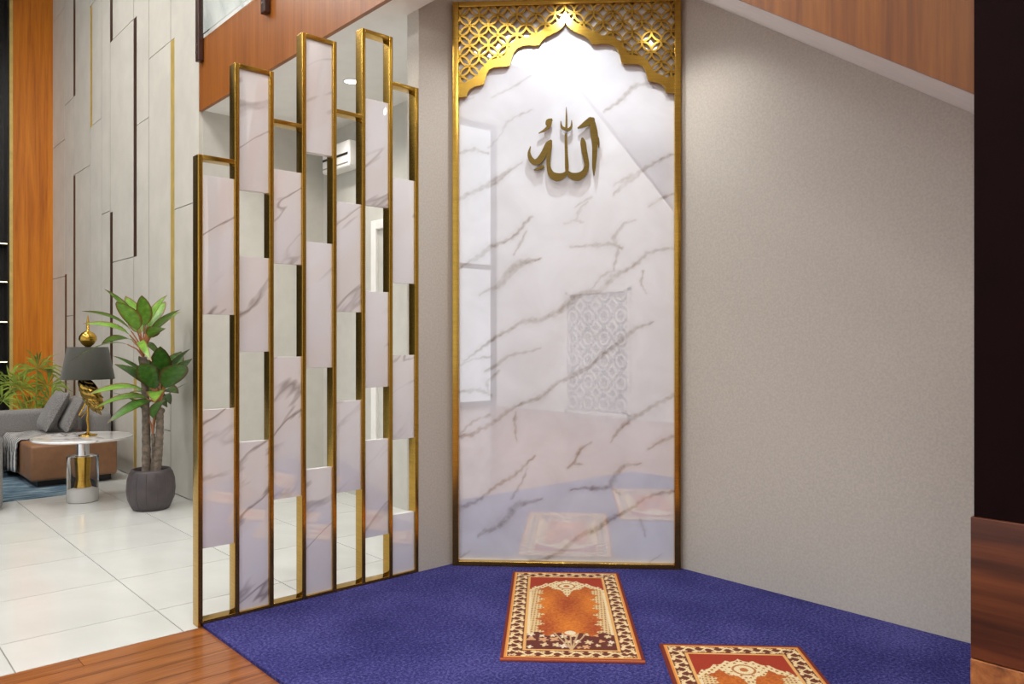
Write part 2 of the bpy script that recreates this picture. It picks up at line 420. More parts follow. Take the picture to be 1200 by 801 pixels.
dr = struct(box((UR - 0.012, 4.3, 0.0), (UR - 0.001, 5.78, 2.38)).build('door_1', 'alcove'), 'pale door with a white frame in the passage')
for a, b, c, d in ((5.78, 5.86, 0, 2.46), (4.22, 4.3, 0, 2.46), (4.3, 5.78, 2.38, 2.46)):
    box((UR - 0.04, a, c), (UR - 0.001, b, d), 0.006).build('door_frame', 'white', dr)
MB().tube([(UR - 0.05, 4.45, 1.0), (UR - 0.05, 4.58, 1.0)], 0.01).tube([(UR - 0.012, 4.46, 1.0), (UR - 0.05, 4.46, 1.0)], 0.01).build('handle', 'chrome', dr)
struct(box((UL + 0.02, VE - 0.012, 0), (UR, VE, 0.09)).build('baseboard_passage_back', 'white'))

# ------------------------------------------------------------------ panelled living room wall
pw = struct(box((UL + 0.03, VE + 0.151, 0), (UL + 0.2, VB + 0.5, CEIL)).build('wall_left', 'groove_dark'), 'tall wall of pale grey panels with dark and brass slots')
def pv(px, py): p = on_u(px, py, UL); return p.y, p.z
edges_px = [57, 76, 86, 105.5, 119, 129, 156.6, 174.4, 200, 233.4]
breaks = {0: [(70, 168), (70, 16), (66, 326)], 1: [(81, 119), (80, 370)], 2: [(95, 200)], 3: [(108, 147), (108, 5), (112, 420)], 4: [(122, 250)],
          5: [(131, 48), (129, 308)], 6: [(160, 147), (165, 430)], 7: [(174, 70), (180, 500)], 8: [(203, 246)]}
# slots sit on the left edge (far side) of a strip: (strip, y_top, y_bottom, px, width px, material)
slots = [(1, 322, 545, 73.5, 'groove_dark'), (2, -400, 115, 84.7, 'groove_dark'), (2, 206, 545, 86.5, 'groove_dark'), (3, 8, 150, 106, 'groove_gold'),
         (5, -300, 48, 131, 'groove_dark'), (5, 250, 548, 127, 'groove_dark'), (6, 22, 301, 157, 'groove_dark'), (6, 428, 551, 158, 'groove_gold'), (8, 48, 420, 200, 'groove_gold')]
SW = 0.105
for i in range(len(edges_px) - 1):
    far = pv(edges_px[i], 400)[0]; near = pv(edges_px[i + 1], 400)[0]
    zs = sorted([0.0, CEIL] + [min(CEIL - 0.05, max(0.05, pv(*b)[1])) for b in breaks.get(i, [])])
    sl = [(max(0, pv(px, yb)[1]), min(CEIL, pv(px, yt)[1]), mt) for (s, yt, yb, px, mt) in slots if s == i]
    cuts = set(zs)
    for a, b, _ in sl: cuts.add(a); cuts.add(b)
    cuts = sorted(cuts)
    # merge panel rows: a panel runs between breaks, its far edge is notched where a slot passes
    for k in range(len(zs) - 1):
        z0, z1 = zs[k] + 0.004, zs[k + 1] - 0.004
        segs = sorted([(max(a, z0), min(b, z1)) for a, b, _ in sl if b > z0 + 0.01 and a < z1 - 0.01])
        e0 = far - 0.008; e1 = far - SW
        pts = [(near + 0.008, z0)]
        pts.append((e1 if segs and segs[0][0] <= z0 + 1e-4 else e0, z0))
        for a, b in segs:
            if a > z0 + 1e-4: pts += [(e0, a), (e1, a)]
            if b < z1 - 1e-4: pts += [(e1, b), (e0, b)]
        pts.append((e1 if segs and segs[-1][1] >= z1 - 1e-4 else e0, z1)); pts.append((near + 0.008, z1))
        th = 0.0
        MB().prism(pts, 'x', UL + th, UL + 0.03).build('panel', 'panel_grey', pw)
    if i:
        zz = 0.0
        for a, b in sorted((a, b) for a, b, _ in sl) + [(CEIL, CEIL)]:
            if a - zz > 0.05: box((UL + 0.0025, far - 0.008, zz), (UL + 0.03, far + 0.008, a)).build('seam_shade_strip', 'seam_shade', pw)  # dark flush strip stands in for the shade inside the panel joint
            zz = b
    for a, b, mt in sl:
        box((UL + 0.002, far - SW + 0.001, a + 0.001), (UL + 0.0302, far + 0.008, b - 0.001)).build('slot_strip', mt, pw)
# amber timber pier with a brass edge, black shelving beyond
gx = on_v(15, 300, VB).x; gx2 = on_v(11, 300, VB).x
pier = struct(box((gx, VB, 0), (UL + 0.03, VB + 0.3, CEIL)).build('wall_pier', 'orange_wood'), 'amber timber pier beside the grey panels')
box((gx2, VB - 0.01, 0), (gx, VB + 0.3, CEIL)).build('brass_edge', 'groove_gold', pier)
ds = thing('display_shelf', 'tall black display shelving with lit edges beside the amber timber pier', 'shelf', (0.4, VB + 0.3, 0))
wd = gx2 - 0.4
box((-2.2, 0.0, 0), (wd, 0.06, CEIL)).build('back_panel', 'black_stone', ds)
for yy in (285, 330, 377, 424):
    z = on_v(6, yy, VB).z
    sh = box((-2.2, -0.26, z - 0.02), (wd, 0.0, z + 0.02)).build('shelf', 'black_stone', ds)
    box((wd - 0.42, -0.265, z - 0.006), (wd - 0.02, -0.26, z + 0.006)).build('light_strip', 'led', sh)
box((wd - 0.02, -0.3, 0), (wd, 0.0, CEIL)).build('side_panel', 'black_stone', ds)

# ------------------------------------------------------------------ rest of the room (behind the camera, seen in the marble)
struct(box((ULEFT, VREAR - 0.15, 0), (3.953, VREAR, CEIL)).build('wall_rear', 'white'))
struct(box((ULEFT, VREAR - 0.15, CEIL), (4.15, VB + 0.6, CEIL + 0.1)).build('ceiling', 'ceiling'))
struct(box((ULEFT, VB + 0.36, 0), (-1.8, VB + 0.5, CEIL)).build('wall_far', 'black_stone'))
win = thing('window_1', 'tall glazed window wall of the living room', 'window', (ULEFT, 4.0, 0)); win['kind'] = 'structure'
for vv in np.linspace(VREAR, VB + 0.4, 8): box((-0.08, vv - 4.0 - 0.04, 0), (0.08, vv - 4.0 + 0.04, CEIL)).build('mullion', 'post', win)
for zz in (0.0, 3.0, CEIL - 0.1): box((-0.06, VREAR - 4.0, zz), (0.06, VB + 0.4 - 4.0, zz + 0.1)).build('transom', 'post', win)
for (pu, pvv) in PANELS:
    t = thing('added_ceiling_panel', 'added square ceiling light panel, unseen, brightening the room from above', 'ceiling light', (pu, pvv, CEIL), 0, 'added ceiling light panels')
    box((-0.6, -0.6, -0.05), (0.6, 0.6, 0.0), 0.0).build('housing', 'white', t)
    box((-0.55, -0.55, -0.055), (0.55, 0.55, -0.05)).build('diffuser', 'lamp_disc', t)
def lattice(u0, wdt, hgt, label):
    t = thing('lattice_screen', label, 'screen', (u0, VREAR + 0.001, 0.0), 0, 'white lattice screens')
    fr = MB()
    for a in ((0, 0, 0.06, hgt), (wdt - 0.06, 0, wdt, hgt), (0, 0, wdt, 0.06), (0, hgt - 0.06, wdt, hgt)): fr.box((a[0], 0, a[1]), (a[2], 0.05, a[3]))
    fr.build('frame', 'white', t)
    box((0.03, 0.0, 0.03), (wdt - 0.03, 0.008, hgt - 0.03)).build('backing', 'grout', t)
    mb = MB(); st = 0.42; n = 12
    for i in range(int(wdt / st) + 1):
        for j in range(int(hgt / st) + 1):
            c = ((i + 0.5) * st, (j + 0.5) * st)
            for r0, r1 in ((0.20, 0.235), (0.10, 0.13)):
                for k in range(n):
                    p = []
                    for rr, ang in ((r0, k), (r0, k + 1), (r1, k + 1), (r1, k)):
                        q = 2 * math.pi * ang / n; p.append((c[0] + rr * math.cos(q), c[1] + rr * math.sin(q)))
                    if all(0.02 < x < wdt - 0.02 and 0.02 < z < hgt - 0.02 for x, z in p): mb.prism(p, 'y', 0.008, 0.04)
    mb.build('fretwork', 'white', t)
lattice(-4.2, 1.7, 2.4, 'white fretwork lattice screen on the rear wall, wider of the two')
lattice(-1.5, 1.3, 3.0, 'white fretwork lattice screen on the rear wall, taller of the two')

# ------------------------------------------------------------------ stair over the niche
stair = thing('staircase', 'staircase with white sloping underside and timber side rising over the niche', 'staircase', (3.343, 0.0, 0))
SU0, SU1 = 2.733, 3.953
def sz(v): t = P2.y - v; return 3.449 - 0.684 * (t - 0.154)
vlo = P2.y - 5.0
MB().prism([(P2.y, sz(P2.y)), (P2.y, sz(P2.y) + 0.12), (vlo, sz(vlo) + 0.12), (vlo, sz(vlo))], 'x', SU0 + 0.03 - 3.343, SU1 - 0.002 - 3.343).build('soffit', 'white', stair)
MB().prism([(P2.y, sz(P2.y) - 0.004), (P2.y, sz(P2.y) + 0.85), (vlo, sz(vlo) + 0.85), (vlo, sz(vlo) - 0.004)], 'x', SU0 - 3.343, SU0 + 0.03 - 3.343).build('stringer', 'stringer_wood', stair)
for k in range(18):
    va = vlo + k * 0.27; vb = va + 0.27; zt = sz(vb) + 0.17
    if vb > P2.y: break
    box((SU0 + 0.031 - 3.343, va, sz(vb) + 0.121), (SU1 - 0.002 - 3.343, vb, sz(vb) + 0.32)).build('step', 'floor_wood', stair)

# dark column with walnut foot
c0 = ray(1140, 400); kx = 2.42 / c0.x; cv = c0.y * kx
colm = thing('column', 'near-black column with walnut panels round its foot', 'column', (2.58, cv - 0.2, 0))
zt = on_u(1138, 605, 2.42).z; zm = on_u(1138, 771, 2.42).z
box((-0.15, -0.2, zt - 0.05), (0.15, 0.2, 4.4)).build('shaft', 'dark_panel', colm)
box((-0.16, -0.21, zm + 0.002), (0.155, 0.206, zt), 0.003).build('upper_foot_panel', 'walnut', colm)
box((-0.162, -0.212, 0.0), (0.155, 0.206, zm), 0.003).build('lower_foot_panel', 'floor_wood', colm)

# ------------------------------------------------------------------ gold framed marble wall panel
panel = thing('framed_marble_panel', 'tall veined white marble panel in a gold frame with pierced arch head', 'wall panel', chp(CL / 2, 0), CROT)
HC = CL / 2; FT = 3.508; FB = 0.014
FWD = -1.0  # local -y points to the room
def lp(a, z, d): return (a - HC, -d, z)
if (Matrix.Rotation(CROT, 3, 'Z') @ Vector((0, -1, 0))).dot(cnorm) < 0: FWD = 1.0
def lbox(a0, a1, z0, z1, d0, d1, bev=0.0): return box((a0 - HC, min(FWD * d0, FWD * d1), z0), (a1 - HC, max(FWD * d0, FWD * d1), z1), bev)
FP = 0.04
lbox(0.002, FP, FB, FT, 0.0, 0.05, 0.003).build('frame_stile', 'gold', panel)
lbox(CL - FP, CL - 0.002, FB, FT, 0.0, 0.05, 0.003).build('frame_stile', 'gold', panel)
lbox(FP, CL - FP, FT - 0.034, FT, 0.0, 0.05, 0.003).build('frame_rail', 'gold', panel)
lbox(FP, CL - FP, FB, FB + 0.03, 0.0, 0.05, 0.003).build('frame_rail', 'gold', panel)
# slab with hand-placed veins; upper ones painted fainter to stand for bright light
A0, A1, Z0, Z1 = FP, CL - FP, FB + 0.03, FT - 0.034
nx, nz = 230, 580
ga = np.linspace(A0, A1, nx); gz = np.linspace(Z0, Z1, nz)
GA, GZ = np.meshgrid(ga, gz)
def wob(x, y, s): return (np.sin(x * 21 + y * 13 + s) + 0.6 * np.sin(x * 47 - y * 39 + 1.7 * s) + 0.4 * np.sin(x * 95 + y * 83 + 2.3 * s) + 0.3 * np.sin(x * 181 - y * 149 + s))
WA = GA + 0.006 * wob(GA, GZ, 1.0); WZ = GZ + 0.006 * wob(GZ, GA, 4.0)
V1 = (535, 200, 3.336); V2 = (535, 430, 3.336); V3 = (520, 0, 3.203)
veins = [
 (V1, 1, [(10,390,6),(60,350,10),(130,305,12),(200,270,10),(250,230,8),(300,180,4)]), (V1, .8, [(270,240,5),(240,290,7),(225,330,6)]),
 (V1, 1, [(95,490,4),(160,450,14),(200,405,20),(250,365,22),(290,350,14),(330,340,4)]),
 (V1, 1, [(30,740,4),(100,690,8),(170,640,10),(250,595,12),(330,585,18),(400,545,20),(450,510,22),(500,475,16),(560,465,14),(620,415,14),(690,365,16),(750,325,12),(845,300,8)]),
 (V1, .8, [(520,465,6),(560,420,8),(620,395,6),(625,300,8),(610,260,14),(660,205,8),(700,190,4)]), (V1, .9, [(440,300,5),(520,295,10),(590,280,12),(640,300,8)]),
 (V1, .8, [(750,140,6),(800,110,12),(845,90,10)]), (V1, .7, [(620,90,6),(660,50,14),(700,20,14),(740,-20,6)]), (V1, .7, [(420,208,4),(470,190,6),(490,150,5),(510,125,3)]), (V1, .7, [(470,190,4),(500,202,3)]),
 (V1, .8, [(10,110,14),(70,90,14),(140,40,12),(210,0,5)]), (V1, 1, [(440,800,4),(520,760,8),(580,710,14),(640,665,12),(700,615,16),(770,590,5)]), (V1, .8, [(725,390,4),(715,430,7),(735,480,3)]),
 (V1, .7, [(10,760,6),(60,735,5),(130,725,4)]), (V1, .8, [(120,780,10),(200,730,8),(320,690,4)]),
 (V2, 1, [(10,270,10),(70,265,10),(140,210,12),(250,145,12),(340,110,12),(400,60,10),(520,0,6)]), (V2, .7, [(10,270,5),(80,200,6),(130,185,10)]),
 (V2, .9, [(10,95,8),(90,90,10),(140,115,8)]), (V2, .8, [(135,110,8),(120,60,10),(160,10,6)]), (V2, .8, [(235,175,4),(230,220,8),(240,285,3)]),
 (V2, 1, [(600,290,4),(650,230,12),(690,190,18),(760,160,14),(845,110,10)]), (V2, .7, [(690,190,5),(640,175,4)]), (V2, 1, [(745,320,5),(800,290,14),(845,270,14)]),
 (V2, 1, [(440,480,5),(520,470,12),(600,465,16),(620,420,20),(660,380,12),(720,375,4)]), (V2, .8, [(600,465,8),(640,490,8)]), (V2, .9, [(430,385,5),(460,365,8),(490,320,8),(520,295,4)]), (V2, .7, [(460,370,5),(500,380,4)]),
 (V2, 1, [(10,555,14),(80,515,10),(180,450,12),(260,390,10),(310,345,3)]), (V2, .8, [(275,400,4),(245,460,6),(220,520,4)]), (V2, 1, [(90,660,5),(160,620,18),(210,570,22),(250,535,22),(330,510,6)]),
 (V2, 1, [(280,760,8),(360,745,12),(430,700,14),(500,650,16),(570,610,14),(640,575,14),(720,520,10),(845,480,8)]), (V2, .8, [(715,590,8),(735,660,3)]), (V2, .7, [(760,755,6),(800,735,3)]), (V2, .7, [(20,740,6),(50,710,3)]),
 (V3, .7, [(60,572,10),(120,565,8),(170,580,6)]), (V3, .8, [(70,745,12),(130,720,8),(200,680,10),(290,610,5)]), (V3, .5, [(60,385,5),(110,368,5)]), (V3, .5, [(180,370,4),(250,330,5),(330,290,5)]), (V3, .5, [(170,560,4),(230,470,5),(330,410,4)]),
 (V3, .7, [(600,420,4),(670,370,14),(720,325,16),(780,310,8),(850,330,5)]), (V3, .8, [(640,700,5),(700,660,14),(760,630,12),(855,585,8)]), (V3, .5, [(430,250,3),(540,190,4)]), (V3, .6, [(500,780,4),(550,740,6)])]
VE_ = np.zeros_like(GA)
for (ox, oy, sc), st, pts in veins:
    q = [(*on_ch(ox + x / sc, oy + y / sc), wdt / sc / F * 4.8 * 0.62) for x, y, wdt in pts]
    for (xa, za, wa), (xb, zb, wb_) in zip(q[:-1], q[1:]):
        dx, dz = xb - xa, zb - za; L2 = dx * dx + dz * dz + 1e-12
        t = np.clip(((WA - xa) * dx + (WZ - za) * dz) / L2, 0, 1)
        dist = np.hypot(WA - xa - t * dx, WZ - za - t * dz); wd_ = wa + (wb_ - wa) * t + 0.002
        r = dist / wd_
        val = st * (0.75 * np.clip(1.25 - r, 0, 1) + 0.25 * np.exp(-(r / 2.2) ** 2))
        VE_ = np.maximum(VE_, val)
VE_ *= 0.8 + 0.2 * np.clip(wob(GA * 0.5, GZ * 0.5, 9.0), -1, 1)
me = bpy.data.meshes.new('marble_slab')
vv3 = np.stack([GA.ravel() - HC, np.full(GA.size, FWD * 0.012), GZ.ravel()], 1)
idx = np.arange(nx * nz).reshape(nz, nx)
f4 = np.stack([idx[:-1, :-1].ravel(), idx[:-1, 1:].ravel(), idx[1:, 1:].ravel(), idx[1:, :-1].ravel()], 1)
if FWD > 0: f4 = f4[:, ::-1]
def grid_mesh(me, verts, quads):
    me.vertices.add(len(verts)); me.vertices.foreach_set('co', verts.astype(np.float32).ravel())
    me.loops.add(quads.size); me.loops.foreach_set('vertex_index', quads.astype(np.int32).ravel())
    me.polygons.add(len(quads)); me.polygons.foreach_set('loop_start', (np.arange(len(quads)) * 4).astype(np.int32))
    me.update(calc_edges=True); me.validate()
grid_mesh(me, vv3, f4)
at = me.attributes.new('vein', 'FLOAT', 'POINT'); at.data.foreach_set('value', VE_.ravel().astype(np.float32))
me.materials.append(M['slab']); put('marble_slab', me, panel)
# pierced arch head
def ch_pts(l): return [on_ch(x, y) for x, y in l]
ac_ = (on_ch(538, 300)[0] + on_ch(789.5, 300)[0]) / 2
arch_px = [(538, 117), (543, 116.5), (548, 115.5), (549, 111), (552, 107), (557, 104), (563, 103), (568, 101), (569.5, 95), (571.4, 89), (574, 84.5), (579, 82), (586, 81.2), (593, 81), (598, 79.5),
           (600, 71), (602.5, 65), (607, 59.5), (613, 57), (620, 56.3), (627, 56.8), (632, 56), (635, 51.5), (640, 47), (646, 44), (652, 41), (657.5, 37), (661, 33), (663.3, 29)]
arch = ch_pts(arch_px); arch = [(min(a, ac_), z) for a, z in arch]; arch[-1] = (ac_, arch[-1][1]); arch[0] = (A0 - 0.005, arch[0][1])
top_z = Z1
def band_outer():
    out_px = [(538, 96), (543, 98), (547, 95), (553, 92), (558, 90), (562, 84), (566, 77), (571, 72), (580, 69.5), (588, 68), (592, 62), (597, 54), (603, 48), (612, 45), (620, 44.5), (626, 42), (632, 37), (640, 33), (648, 29), (654, 24), (658, 18), (661, 13), (663.3, 11)]
    o = ch_pts(out_px); o = [(min(a, ac_), z) for a, z in o]; o[-1] = (ac_, top_z + 0.004); o[0] = (A0 - 0.005, o[0][1]); return o
outer = band_outer()
outer = [(a + 0.012 if 0 < i < len(outer) - 1 else a, z - 0.012 if 0 < i < len(outer) - 1 else z) for i, (a, z) in enumerate(outer)]
D0, D1 = 0.022, 0.046
def arc_param(P):
    P = np.array(P); s = np.r_[0, np.cumsum(np.hypot(*np.diff(P, axis=0).T))]; return P, s / s[-1]
Pi, si = arc_param(arch); Po, so = arc_param(outer)
tt = np.unique(np.r_[si, np.linspace(0, 1, 60)])
ia = np.interp(tt, si, Pi[:, 0]); iz = np.interp(tt, si, Pi[:, 1]); oa = np.interp(tt, so, Po[:, 0]); oz = np.interp(tt, so, Po[:, 1])
band = MB()
for sgn in (1, -1):
    vs = []
    for k in range(len(tt)):
        for (a, z) in ((ia[k], iz[k]), (oa[k], oz[k])):
            a2 = a if sgn == 1 else 2 * ac_ - a
            vs.append((a2 - HC, FWD * D0, z)); vs.append((a2 - HC, FWD * D1, z))
    fs = []
    for k in range(len(tt) - 1):
        i0, i1, o0, o1 = 4 * k, 4 * k + 1, 4 * k + 2, 4 * k + 3; j0, j1, q0, q1 = i0 + 4, i1 + 4, o0 + 4, o1 + 4
        fs += [(i1, j1, q1, o1), (i0, o0, q0, j0), (i0, j0, j1, i1), (o0, o1, q1, q0)]
    band.add(vs, fs)
bo = band.build('arch_band', 'gold', panel)
bmx = bmesh.new(); bmx.from_mesh(bo.data); bmesh.ops.recalc_face_normals(bmx, faces=bmx.faces); bmx.to_mesh(bo.data); bmx.free()
om = {}
def outer_z(a):
    a = a if a <= ac_ else 2 * ac_ - a
    return np.interp(a, np.maximum.accumulate(Po[:, 0]) + np.arange(len(Po)) * 1e-6, Po[:, 1])
px_m = 4.8 / F; PA = 22.2 * px_m; PZ = 23.6 * px_m
rad = math.hypot(PA / 2, PZ / 2) / math.sqrt(2); wr = 0.0055
c0a, c0z = on_ch(551.2, 21.5)
rings = MB(); nseg = 28
for r_ in range(-1, 10):
    for c_ in range(-1, 14):
        ca = c0a + c_ * PA + (PA / 2 if r_ % 2 else 0); cz = c0z - r_ * PZ / 2
        for k in range(nseg):
            t0, t1 = 2 * math.pi * k / nseg, 2 * math.pi * (k + 1) / nseg; tm_ = (t0 + t1) / 2
            ma, mz = ca + rad * math.cos(tm_), cz + rad * math.sin(tm_)
            if ma < A0 - 0.004 or ma > A1 + 0.004 or mz > top_z + 0.004 or mz < outer_z(ma) - 0.012: continue
            p = [(ca + (rad - wr) * math.cos(t0) - HC, cz + (rad - wr) * math.sin(t0)), (ca + (rad - wr) * math.cos(t1) - HC, cz + (rad - wr) * math.sin(t1)),
                 (ca + (rad + wr) * math.cos(t1) - HC, cz + (rad + wr) * math.sin(t1)), (ca + (rad + wr) * math.cos(t0) - HC, cz + (rad + wr) * math.sin(t0))]
            off = 0.0006 * ((c_ + r_) % 2)
            rings.prism(p, 'y', FWD * D0, FWD * (D1 - 0.004 - off))
ro = rings.build('pierced_screen', 'gold', panel)
bmx = bmesh.new(); bmx.from_mesh(ro.data); bmesh.ops.recalc_face_normals(bmx, faces=bmx.faces); bmx.to_mesh(ro.data); bmx.free()

# ------------------------------------------------------------------ calligraphy
cal = thing('wall_calligraphy', 'raised gold Arabic calligraphy standing off the marble panel', 'calligraphy', chp(CL / 2, 0), CROT)
def cpt(x, y): a, z = on_ch(600 + x / 6.162, 110 + y / 6.162); return (a - HC, z)
K = 4.8 / F / 6.162
def catmull(P, n=8):
    P = [np.array(p, float) for p in P]; P = [2 * P[0] - P[1]] + P + [2 * P[-1] - P[-2]]; out = []
    for i in range(1, len(P) - 2):
        for k in range(n):
            t = k / n; out.append(0.5 * (2 * P[i] + (P[i + 1] - P[i - 1]) * t + (2 * P[i - 1] - 5 * P[i] + 4 * P[i + 1] - P[i + 2]) * t * t + (3 * P[i] - P[i - 1] - 3 * P[i + 1] + P[i + 2]) * t ** 3))
    return out + [P[-2]]
CD0, CD1 = 0.034, 0.048
def stroke(pts, name='stroke', dd=0.0):
    C = catmull(pts); L, R_ = [], []
    for i, p in enumerate(C):
        d = C[min(i + 1, len(C) - 1)][:2] - C[max(i - 1, 0)][:2]; d = d / (np.hypot(*d) + 1e-9); n = np.array((-d[1], d[0])); hw = max(p[2] * 1.15, 1.0) / 2
        L.append(cpt(*(p[:2] + n * hw))); R_.append(cpt(*(p[:2] - n * hw)))
    mb = MB(); vs = []
    for l, r in zip(L, R_):
        for q in (l, r):
            vs.append((q[0], FWD * CD0, q[1])); vs.append((q[0], FWD * (CD1 + dd), q[1]))
    fs = []
    for k in range(len(L) - 1):
        a, b, c, d = 4 * k, 4 * k + 1, 4 * k + 2, 4 * k + 3
        fs += [(b, b + 4, d + 4, d), (a, c, c + 4, a + 4), (a, a + 4, b + 4, b), (c, d, d + 4, c + 4)]
    e = 4 * (len(L) - 1); fs += [(0, 1, 3, 2), (e, e + 2, e + 3, e + 1)]
    mb.add(vs, fs); o = mb.build(name, 'gold_dark', cal)
    bmx = bmesh.new(); bmx.from_mesh(o.data); bmesh.ops.recalc_face_normals(bmx, faces=bmx.faces); bmx.to_mesh(o.data); bmx.free()
    return o
# alif with its slanted head
stroke([(472, 262, 6), (505, 246, 24), (545, 222, 40), (575, 205, 46), (592, 190, 10)])
stroke([(574, 200, 30), (584, 250, 40), (592, 310, 46), (596, 380, 34), (594, 460, 30), (590, 540, 22), (590, 600, 6)], dd=0.0005)
stroke([(588, 280, 10), (612, 330, 20), (622, 370, 14), (626, 400, 3)], dd=-0.0005)
# first lam, its bowl
stroke([(505, 330, 10), (512, 365, 34), (520, 420, 34), (532, 480, 32), (538, 530, 30), (520, 578, 36), (478, 608, 50), (430, 602, 40), (398, 572, 16)])
# middle lam and second bowl rising into the ha
stroke([(388, 300, 14), (390, 380, 18), (393, 460, 20), (396, 540, 24), (396, 590, 16)], dd=0.0005)
stroke([(398, 572, 14), (370, 600, 34), (325, 612, 50), (285, 590, 40), (266, 540, 26), (264, 470, 24), (272, 400, 30), (284, 350, 12)], dd=0.001)
stroke([(284, 346, 8), (262, 378, 34), (232, 440, 36), (200, 490, 40), (165, 505, 36), (138, 482, 30), (126, 440, 18), (136, 392, 4)], dd=0.0015)
stroke([(160, 560, 6), (190, 552, 15), (232, 534, 18)])
# shadda with its tall spike, and the small mark
stroke([(391, 112, 3), (393, 170, 10), (393, 230, 13), (392, 272, 16)])
stroke([(352, 212, 4), (358, 250, 14), (376, 266, 18), (392, 268, 16)], dd=0.0005)
stroke([(392, 270, 14), (410, 272, 18), (428, 250, 14), (430, 205, 4)], dd=0.001)
stroke([(292, 200, 14), (262, 210, 22), (256, 232, 22), (276, 240, 22)])
stroke([(282, 206, 16), (270, 245, 20), (235, 276, 14), (194, 298, 3)], dd=0.0005)
for i, (x, y) in enumerate(((392, 560), (272, 440))):
    a, z = cpt(x, y); MB().tube([(a, FWD * 0.012, z), (a, FWD * CD0, z)], 0.004, 8).build('stand_off_pin', 'gold_dark', cal)

# ------------------------------------------------------------------ gold and marble room divider
div = thing('room_divider', 'screen of stepped gold frames holding staggered white marble panels', 'room divider', (UA, V0, 0))
DU = (US - 0.024 - UA) / 7.0; UWD = 0.024; UD = 0.07
tops = [2.321, 2.814, 2.570, 3.066, 2.695, 3.190, 2.931]
FZ = 0.0
def Zd(k): return 0.671 * (UA + k * DU) + 0.741 * V0
for k in range(8):
    hgt = max([tops[j] for j in (k - 1, k) if 0 <= j < 7])
    box((k * DU, 0, FZ), (k * DU + UWD, UD, hgt), 0.003).build('upright', 'gold', div)
for k in range(7):
    box((k * DU + UWD, 0, tops[k] - 0.022), ((k + 1) * DU, UD, tops[k]), 0.002).build('top_rail', 'gold', div)
    box((k * DU + UWD, 0, FZ), ((k + 1) * DU, UD, FZ + 0.03), 0.002).build('bottom_rail', 'gold', div)
bays = [[(205, 368), (480, 642)], [(73, 222), (300, 412), (518, 735)], [(198, 308), (418, 585)], [(38, 178), (283, 431), (550, 720)],
        [(236, 365), (470, 577)], [(115, 240), (341, 454), (516, 630)], [(208, 331), (416, 515), (603, 690)]]
for k, segs in enumerate(bays):
    for y0, y1 in segs:
        Zk = Zd(k + 0.3); z1 = min(tops[k] - 0.022, H + (CY - y0) * Zk / F); z0 = max(0.03, H + (CY - y1) * Zk / F)
        hx = (DU - UWD) / 2; hz = (z1 - z0) / 2
        box((-hx + 0.0005, 0.012, -hz), (hx - 0.0005, 0.05, hz), 0.0015).build('marble_panel', 'marble', div, (k * DU + UWD + hx, 0, (z0 + z1) / 2))

